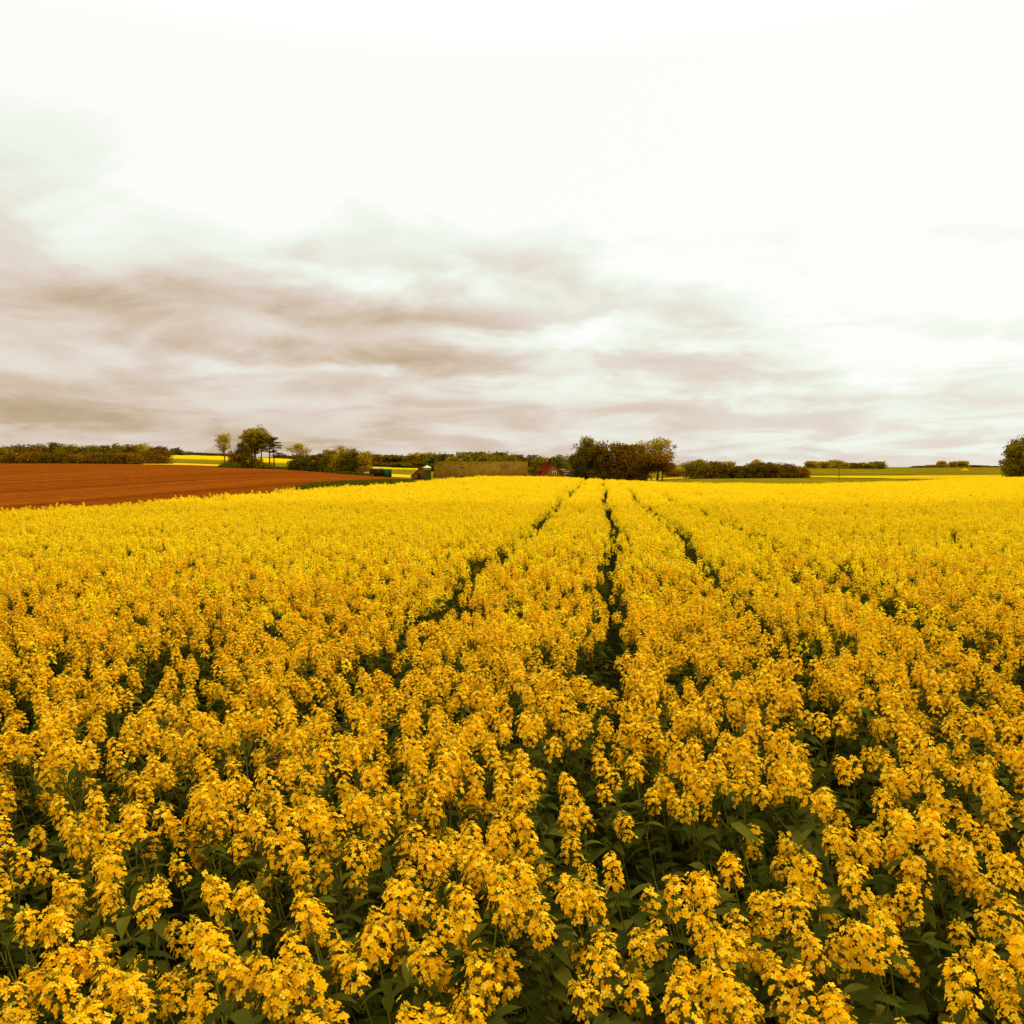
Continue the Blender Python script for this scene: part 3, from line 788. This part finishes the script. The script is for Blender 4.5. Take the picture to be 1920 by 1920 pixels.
# barn: long low roof past the crest
bd = 250.0
bx0, bx1 = X(813, bd), X(989, bd); bL = bx1-bx0; bc = ((bx0+bx1)/2, bd+6.0)
gz = hz(*bc) - .2
barn = empty('barn', (bc[0], bc[1], gz), R(0.6))
tag(barn, 'long low barn with a mossy brown sheet roof just past the crest of the field', 'barn')
ridge = Ztop(866, bd+6) - gz; eave = Ztop(894.5, bd-.5) - gz
m = MB(); W_ = 12.0
m.box((0,-W_/2,eave/2-.2), (bL, .3, eave+.3)); m.box((0,W_/2,eave/2-.2), (bL,.3,eave+.3))
for sx in (-1,1):
    xx = sx*(bL/2-.15)
    m.add([(xx-.15*sx,-W_/2+.15,-.3),(xx-.15*sx,W_/2-.15,-.3),(xx-.15*sx,W_/2-.15,eave),(xx-.15*sx,0,ridge-.12),(xx-.15*sx,-W_/2+.15,eave),
           (xx+.15*sx,-W_/2+.15,-.3),(xx+.15*sx,W_/2-.15,-.3),(xx+.15*sx,W_/2-.15,eave),(xx+.15*sx,0,ridge-.12),(xx+.15*sx,-W_/2+.15,eave)],
          [(0,1,2,3,4),(9,8,7,6,5),(0,5,6,1),(2,7,8,3),(3,8,9,4)])
m.build('wall', BARNWALL, barn)
m = MB(); prism_roof(m, bL, W_, eave, ridge, .2, .12, 46); rf = m.build('roof', ROOF, barn)
for p_, row in ((867,871.5),(948,872.5)):
    lx = X(p_, bd+4)-bc[0]; rz_ = Ztop(row, bd+4)-gz
    m = MB(); m.box((lx,-2.2,rz_-.35),(.75,.75,1.0)); m.box((lx,-2.2,rz_+.22),(1.0,1.0,.12)); v_ = m.build('roof_vent', PALEBARK, barn)
    v_['label'] = 'pale square vent on the slope of the barn roof'
lx = X(865, bd+6)-bc[0]
m = MB(); m.box((lx,.5,ridge+.35),(.5,.5,1.2)); m.box((lx,.5,ridge+1.0),(.6,.6,.1)); m.build('chimney', PALEBARK, barn)
m = MB(); m.box((X(900,bd)-bc[0], -W_/2-.17, eave-1.4), (2.6,.06,2.4)); m.build('door', DARKWOOD, barn)

# silo, lean-to and flue
sd = 246.0
sx_ = X(801, sd); sz = hz(sx_, sd)
silo = empty('silo', (sx_, sd, sz)); tag(silo, 'squat round silo with a pale conical cap at the end of the barn', 'silo')
ht = Ztop(873, sd)-sz; hm = Ztop(882, sd)-sz; hb_ = Ztop(877, sd)-sz
m = MB(); m.lathe([(1.02,hm),(1.1,hm+.05),(1.06,hb_)]); m.build('upper_ring', METAL, silo, True)
m = MB(); m.lathe([(1.0,-.2),(1.0,hm)]); m.build('tank', TANKG, silo, True)
m = MB(); m.lathe([(1.22,hb_-.02),(1.2,hb_+.08),(.5,ht-.2),(.18,ht-.05),(.16,ht+.1)]); m.build('cap', SILOCAP, silo)
m = MB()
for a in (-.9,.5,1.8,3.2): m.tube([(1.12*math.cos(a),1.12*math.sin(a),-.2),(1.12*math.cos(a),1.12*math.sin(a),hb_)], .06, 5)
m.build('brace', SOOT, silo)
fx_ = X(803, 251.0); fl = empty('flue_pipe', (fx_, 251.0, hz(fx_,251))); tag(fl, 'thin black flue pipe standing behind the silo cap', 'flue')
m = MB(); zt = Ztop(866,251)-hz(fx_,251); m.tube([(0,0,-.2),(0,0,zt-.3)], .16, 8); m.build('pipe', SOOT, fl)
m = MB(); m.lathe([(.24,zt-.3),(.24,zt-.12),(.03,zt)], n=10); m.build('cowl', SOOT, fl)
ld = 252.0
sh = empty('lean_to_shed', (X(781,ld), ld, hz(X(781,ld),ld))); tag(sh, 'brown lean-to shed with a steep sloping side left of the silo', 'shed')
b_ = hz(X(781,ld),ld); xa, xb, xc = X(772,ld)-X(781,ld), X(787,ld)-X(781,ld), X(795,ld)-X(781,ld)
z0, z1, z2 = -.2, Ztop(893,ld)-b_, Ztop(878,ld)-b_
m = MB(); pr = [(xa,z0),(xc,z0),(xc,z2),(xb,z2),(xa,z1)]
m.add([(p,0,z) for p,z in pr]+[(p,5,z) for p,z in pr], [(0,1,2,3,4),(9,8,7,6,5)]+[(i,i+5,(i+1)%5+5,(i+1)%5) for i in range(5)]); m.build('wall', BARNWALL, sh)
m = MB(); pr = [(xa-.3,z1-.25),(xb,z2+.03),(xc+.1,z2+.03),(xc+.1,z2+.17),(xb-.08,z2+.17),(xa-.42,z1-.12)]
m.add([(p,-.25,z) for p,z in pr]+[(p,5.2,z) for p,z in pr], [(0,1,4,5),(1,2,3,4),(11,10,7,6),(10,9,8,7)]+[(i,i+6,(i+1)%6+6,(i+1)%6) for i in range(6)]); m.build('roof', ROOF, sh)
m = MB(); m.box(((X(786,ld)-X(781,ld)),-.04,.85),(1.15,.08,2.0)); m.build('door', DARKWOOD, sh)

# shipping containers at the end of the ploughed field
def container(px0, px1, d, top, paint, label, rz_=0.0):
    xa, xb = X(px0,d), X(px1,d); L_ = xb-xa; xm = (xa+xb)/2; z_ = hz(xm,d)
    e = empty('container', (xm, d, z_), rz_); tag(e, label, 'container')
    h = Ztop(top,d)-z_; m = MB()
    m.box((0,1.2,h/2), (L_-.16, 2.3, h-.16))
    n = max(5, int(L_/.28))
    for i in range(n):
        xx = -L_/2+.16+(L_-.32)*(i+.5)/n
        for yy in (.03, 2.37): m.box((xx,yy,h/2),((L_-.32)/n*.5,.05,h-.3))
    m.build('body', paint, e)
    m = MB()
    for xx in (-L_/2+.06, L_/2-.06):
        for yy in (.05, 2.35): m.box((xx,yy,h/2),(.12,.12,h))
        for zz in (.06,h-.06): m.box((xx,1.2,zz),(.12,2.18,.12))
    for yy in (.05,2.35):
        for zz in (.06,h-.06): m.box((0,yy,zz),(L_-.24,.12,.12))
    m.build('frame', paint, e)
    return e, L_, h
e, L_, h = container(693.5, 718, 268, 879.5, BLACKP, 'dark rusty container at the far corner of the ploughed field')
m = MB(); m.box((-.3,1.2,h+.12),(1.6,1.2,.22)); m.build('roof_sheet', FRAME, e)
m = MB(); m.box((L_*.12,-.03,h*.45),(1.0,.06,h*.75)); m.build('door', DARKWOOD, e)
e, L_, h = container(720, 732.5, 267, 880, GREENP, 'smaller bright green container standing to the right of the dark one')
for s_ in (-1,1):
    m = MB(); m.box((s_*L_*.22,-.035,h*.5),(L_*.4,.05,h*.86)); dr = m.build('door', GREENP, e)
    m = MB(); m.tube([(s_*L_*.1,-.09,h*.12),(s_*L_*.1,-.09,h*.88)], .03, 5); m.build('lock_rod', METAL, dr)
for i, (p, w) in enumerate([(688.5,1.5)]):
    d = 267.5; x_ = X(p,d); z_ = hz(x_,d)
    e = empty('trailer', (x_, d, z_)); tag(e, 'small pale farm trailer parked at the end of the dark container', 'trailer')
    m = MB(); m.box((0,0,.75),(w,1.1,.08)); m.box((0,-.53,1.0),(w,.05,.45)); m.box((0,.53,1.0),(w,.05,.45)); m.build('tray', WHITE, e)
    for yy in (-.6,.6):
        m = MB(); m.tube([(0,yy-.1,.35),(0,yy+.1,.35)], .36, 14); m.build('wheel', SOOT, e)
    m = MB(); m.tube([(-w/2,0,.7),(-w/2-.9,0,.5)], .05, 5); m.build('drawbar', SOOT, e)

# red roofed house, gable turned to the viewer
hd = 244.0
hx = X(1036.5, hd); hb = hz(hx, hd)-.2
house = empty('house', (hx, hd, hb), R(14)); tag(house, 'brick house with a steep red tiled roof beside the barn', 'house')
top = Ztop(869, hd)-hb; half = 3.55; ev = Ztop(901, hd)-hb
Ld = 9.0
m = MB(); pr = [(-half,-.3),(half,-.3),(half,ev),(0,top),(-half,ev)]
m.add([(p,0,z) for p,z in pr]+[(p,Ld,z) for p,z in pr], [(0,1,2,3,4),(9,8,7,6,5)]+[(i,i+5,(i+1)%5+5,(i+1)%5) for i in range(5)]); m.build('wall', BRICK, house)
m = MB(); sl = (top-ev)/half
for sg in (-1,1):
    a = [(sg*(half+.45),-.25,ev-.45*sl+.02),(sg*(half+.45),Ld+.25,ev-.45*sl+.02),(0,Ld+.25,top+.03),(0,-.25,top+.03)]
    nrm = np.array([sg*sl,0,1.0]); nrm /= np.linalg.norm(nrm)
    b = [np.array(p)+nrm*.2 for p in a]
    m.add(np.array(a+b), [(0,1,2,3),(7,6,5,4),(0,1,5,4),(1,2,6,5),(2,3,7,6),(3,0,4,7)])
m.tube([(0,-.3,top+.24),(0,Ld+.3,top+.24)], .13, 6)
for k in range(12):                                   # tile courses
    for sg in (-1,1):
        t = (k+.5)/12; p = np.array([sg*(half+.45)*(1-t), 0, (ev-.45*sl)*(1-t)+top*t]) + np.array([sg*sl,0,1])/math.hypot(sl,1)*.21
        m.tube([p+(0,-.24,0), p+(0,Ld+.24,0)], .035, 4)
rf = m.build('roof', REDTILE, house)
m = MB(); m.box((-.15,2.2,top+.45),(.7,.7,1.5)); m.box((-.15,2.2,top+1.23),(.84,.84,.12)); m.build('chimney', SOOT, rf)
m = MB(); dz = ev+(top-ev)*.52; m.box((-half*.62,4.2,dz+.1),(1.5,1.5,1.1)); m.build('dormer', REDTILE, house)
wz = Ztop(887, hd)-hb; wx = X(1039.5, hd)-hx
m = MB(); m.box((wx,-.02,wz),(.95,.06,1.0)); wn = m.build('window', GLASS, house)
m = MB()
for q in (-.5,.5): m.box((wx+q,-.07,wz),(.16,.1,1.12))
m.box((wx,-.07,wz),(.12,.1,1.0)); m.box((wx,-.07,wz+.52),(.84,.1,.1)); m.box((wx,-.07,wz-.52),(.84,.1,.1)); m.build('frame', FRAME, wn)
# annex right of the house
ad = 246.0; ax = X(1061,ad); az = hz(ax,ad)
an = empty('annex', (ax, ad, az)); tag(an, 'small pale flat roofed annex against the right side of the brick house', 'annex')
h1 = Ztop(884,ad)-az; m = MB(); m.box((0,2,h1/2-.1),(1.9,4,h1+.1)); m.build('wall', BRICK, an)
m = MB(); m.box((.05,1.95,h1+.06),(2.2,4.4,.12)); m.build('roof', WHITE, an)
m = MB(); m.box((.35,-.02,h1-1.0),(1.0,.05,.9)); wn = m.build('window', GLASS, an)
m = MB(); m.box((.35,-.06,h1-.52),(1.1,.1,.1)); m.box((.35,-.06,h1-1.48),(1.1,.1,.1))
for q in (-.5,.5): m.box((.35+q,-.06,h1-1.0),(.1,.1,.86))
m.build('frame', FRAME, wn)
cp = empty('carport', (X(1054,ad+3), ad+3, hz(X(1054,ad+3),ad+3))); tag(cp, 'pale flat carport roof on thin posts behind the brick house', 'carport')
h2 = Ztop(880.3,ad+3)-cp.location.z; m = MB(); m.box((0,0,h2),(1.5,3,.2)); m.build('roof', WHITE, cp)
for q in (-.6,.6): 
    m = MB(); m.box((q,-1.2,h2/2-.15),(.12,.12,h2+.1)); m.build('post', DARKWOOD, cp)
def board_fence(px0, px1, d, top, label):
    xa, xb = X(px0,d), X(px1,d); L_ = xb-xa; xm = (xa+xb)/2; z_ = min(hz(xa,d), hz(xb,d))-.1
    e = empty('board_fence', (xm,d,z_)); tag(e, label, 'fence'); h = Ztop(top,d)-z_
    m = MB(); n = int(L_/.2)
    for i in range(n): m.box((-L_/2+L_*(i+.5)/n, 0, h/2), (L_/n*.86,.03,h*(1+.01*math.sin(i*3))))
    for zz in (h*.3,h*.75): m.box((0,.03,zz),(L_,.04,.1))
    m.build('board_panel', DARKWOOD, e)
    for i in range(max(2,int(L_/2.2))+1):
        m = MB(); m.box((-L_/2+L_*i/max(2,int(L_/2.2)),.11,h/2),(.12,.1,h+.1)); m.build('post', DARKWOOD, e)
board_fence(991.5, 1006, 247.0, 883, 'dark board fence joining the barn to the brick house')
board_fence(1067, 1082, 243.0, 884, 'dark board fence between the annex and the big clump')
# pole in the meadow and a far white shed
pd = 205.0; pxp = X(1573,pd); m = MB(); z_ = hz(pxp,pd)
pe = empty('marker_pole', (pxp,pd,z_)); tag(pe, 'thin grey pole standing alone in the green meadow', 'pole')
m.tube([(0,0,-.2),(0,0,Ztop(878,pd)-z_)], [.07,.05], 6); m.build('shaft', BARK, pe)
m = MB(); m.box((0,0,Ztop(878,pd)-z_+.04),(.22,.16,.08)); m.build('cap', SOOT, pe)
fd = 480.0; fxp = X(1808,fd); z_ = hz(fxp,fd)
fe = empty('field_shelter', (fxp,fd,z_)); tag(fe, 'tiny pale yellow shelter far off below the skyline row', 'shelter')
m = MB(); m.lathe([(1.9,-.2),(1.9,.6),(1.2,1.3),(.4,1.6)], n=12); m.build('cover', FARYEL, fe); m = MB(); m.box((0,-1.95,.3),(1.0,.1,.8)); m.build('door', PALE, fe)

# ------------------------------------------------------------------ sky and light
SUN_EL, SUN_AZ = R(50), R(60)          # azimuth clockwise from the view direction
W = bpy.data.worlds.new('World'); S.world = W; W.use_nodes = True
nt = W.node_tree; nt.nodes.clear(); L = nt.links.new
out = nt.nodes.new('ShaderNodeOutputWorld'); bg = nt.nodes.new('ShaderNodeBackground'); bg.inputs[1].default_value = .1
L(bg.outputs[0], out.inputs[0])
sky = nt.nodes.new('ShaderNodeTexSky'); sky.sky_type = 'NISHITA'; sky.sun_disc = False
sky.sun_elevation = SUN_EL; sky.sun_rotation = SUN_AZ; sky.air_density = 1.2; sky.dust_density = 3
tc = nt.nodes.new('ShaderNodeTexCoord'); sep = nt.nodes.new('ShaderNodeSeparateXYZ'); L(tc.outputs['Generated'], sep.inputs[0])
def M(op, a, b=None, c=None, clamp=False):
    n = nt.nodes.new('ShaderNodeMath'); n.operation = op; n.use_clamp = clamp
    for i, q in enumerate((a, b, c)):
        if q is None: continue
        if isinstance(q, (int, float)): n.inputs[i].default_value = q
        else: L(q, n.inputs[i])
    return n.outputs[0]
sx, sy, sz_ = sep.outputs
az_ = M('MULTIPLY', M('ARCTAN2', sx, sy), 57.2958)
el_ = M('MULTIPLY', M('ARCSINE', sz_), 57.2958)
def noise(scale, detail, sc, rough=.55, dist=0):
    cx = nt.nodes.new('ShaderNodeCombineXYZ')
    L(M('MULTIPLY', az_, sc[0]), cx.inputs[0]); L(M('MULTIPLY', el_, sc[1]), cx.inputs[1]); cx.inputs[2].default_value = sc[2]
    n = nt.nodes.new('ShaderNodeTexNoise'); n.inputs['Scale'].default_value = scale; n.inputs['Detail'].default_value = detail
    n.inputs['Roughness'].default_value = rough; n.inputs['Distortion'].default_value = dist
    L(cx.outputs[0], n.inputs['Vector']); return n.outputs[0]
nA = noise(1, 5, (.07,.20,0), .6, .3); nB = noise(1, 5, (.07,.20,7.3), .6, .3)
nC = noise(1, 8, (.16,.42,3.1), .58, .4); nD = noise(1, 4, (.035,.11,9.7), .5, .2)
# a layer of cloud seen from below, flattening towards the horizon
cz = M('ADD', M('MAXIMUM', sz_, 0), .17)
cxy = nt.nodes.new('ShaderNodeCombineXYZ'); L(M('DIVIDE', sx, cz), cxy.inputs[0]); L(M('DIVIDE', sy, cz), cxy.inputs[1]); cxy.inputs[2].default_value = 4.2
nn_ = nt.nodes.new('ShaderNodeTexNoise'); nn_.inputs['Scale'].default_value = 1.7; nn_.inputs['Detail'].default_value = 7; nn_.inputs['Roughness'].default_value = .56; nn_.inputs['Distortion'].default_value = .5
L(cxy.outputs[0], nn_.inputs['Vector']); nE = nn_.outputs[0]
azw = M('ADD', az_, M('MULTIPLY', M('SUBTRACT', nA, .5), 20.0))
elw = M('ADD', el_, M('MULTIPLY', M('SUBTRACT', nB, .5), 7.0))
def ang(px, row):
    a = PITCH + math.atan((row-960)/F); dx = (px-960)/F
    v = np.array([dx, math.cos(PITCH)-(-(row-960)/F)*-math.sin(PITCH)*-1, 0])
    y_ = math.cos(PITCH) - (row-960)/F*math.sin(PITCH); z_ = -math.sin(PITCH) - (row-960)/F*math.cos(PITCH)
    return math.degrees(math.atan2(dx, y_)), math.degrees(math.asin(z_/math.sqrt(dx*dx+y_*y_+z_*z_)))
def blob(px, row, wpx, hpx, amp):
    a, e = ang(px, row)
    q = M('ADD', M('POWER', M('DIVIDE', M('SUBTRACT', azw, a), wpx/F*57.3), 2), M('POWER', M('DIVIDE', M('SUBTRACT', elw, e), hpx/F*57.3), 2))
    return M('MULTIPLY', M('POWER', 2.71828, M('MULTIPLY', q, -1)), amp)
blobs = [  # dark cloud bases (+) and bright gaps (-): px, row, half width, half height, strength
 (560,585,470,52,.26),(200,600,300,70,.14),(900,600,240,26,.20),(660,680,330,26,.26),(1180,690,330,30,.19),(1400,650,200,22,.16),
 (300,520,220,30,.10),(1330,575,160,22,.12),(1010,545,130,60,.12),(600,800,700,36,.11),(180,740,330,80,.05),(1620,735,140,16,.09),(1130,770,420,22,.07),(880,480,330,26,.06),(300,450,260,22,.05),
 (820,640,230,20,-.13),(1040,625,190,26,-.20),(1110,680,110,20,-.12),(340,705,170,28,-.10),(660,515,60,40,-.10),(1650,640,330,80,-.12),(700,720,300,16,-.08)]
dark = None
for b in blobs:
    q = blob(*b); dark = q if dark is None else M('ADD', dark, q)
# brightness rises with height and towards the right of the view
base = M('ADD', .47, M('MULTIPLY', el_, .0325))
base = M('ADD', base, M('MULTIPLY', M('MINIMUM', M('MAXIMUM', az_, -40), 60), .0072))
base = M('ADD', base, M('MULTIPLY', M('MAXIMUM', M('SUBTRACT', el_, 12.5), 0), .03))
B = M('SUBTRACT', base, M('MULTIPLY', dark, 1.3))
B = M('ADD', B, M('MULTIPLY', M('SUBTRACT', nC, .5), .42))
B = M('ADD', B, M('MULTIPLY', M('SUBTRACT', nE, .5), .36))
nS = nt.nodes.new('ShaderNodeMapRange'); nS.interpolation_type = 'SMOOTHSTEP'; nS.inputs[1].default_value = .40; nS.inputs[2].default_value = .60; L(nE, nS.inputs[0])
B = M('ADD', B, M('MULTIPLY', M('SUBTRACT', nS.outputs[0], .5), .20))
B = M('ADD', B, M('MULTIPLY', M('SUBTRACT', nD, .5), .16))
col = ramp(nt, B, [(0,(.50,.37,.23)),(.2,(.64,.51,.38)),(.4,(.735,.625,.53)),(.6,(.81,.755,.67)),(.8,(.88,.93,.82)),(1,(1.0,1.01,.97))])
gain = M('ADD', 10.0, M('MULTIPLY', M('MAXIMUM', M('SUBTRACT', el_, 24), 0), .36))   # overcast sky is brightest overhead
vm = nt.nodes.new('ShaderNodeVectorMath'); vm.operation = 'SCALE'; L(col, vm.inputs[0]); L(gain, vm.inputs['Scale'])
mx = nt.nodes.new('ShaderNodeMix'); mx.data_type = 'RGBA'; mx.inputs[0].default_value = .96
L(sky.outputs[0], mx.inputs[6]); L(vm.outputs[0], mx.inputs[7]); L(mx.outputs[2], bg.inputs[0])

sun = bpy.data.lights.new('sun', 'SUN'); sun.energy = 1.6; sun.angle = R(14); sun.color = (1, .93, .80)
so = bpy.data.objects.new('sun', sun); COL.objects.link(so)
from mathutils import Vector
to_sun = Vector((math.sin(SUN_AZ)*math.cos(SUN_EL), math.cos(SUN_AZ)*math.cos(SUN_EL), math.sin(SUN_EL)))
so.rotation_euler = to_sun.to_track_quat('Z', 'Y').to_euler()

# ------------------------------------------------------------------ camera and render settings
cam = bpy.data.cameras.new('camera'); co = bpy.data.objects.new('camera', cam); COL.objects.link(co)
cam.sensor_width = 36; cam.sensor_fit = 'HORIZONTAL'; cam.lens = 36*F/1920
cam.clip_start = .05; cam.clip_end = 12000
co.location = (0,0,CAM_Z); co.rotation_euler = (R(90)-PITCH, 0, 0)
S.camera = co
S.view_settings.view_transform = 'Standard'; S.view_settings.look = 'None'; S.view_settings.exposure = 0; S.view_settings.gamma = 1
S.cycles.max_bounces = 6; S.cycles.diffuse_bounces = 3; S.cycles.transmission_bounces = 4; S.cycles.transparent_max_bounces = 4
S.cycles.use_denoising = True
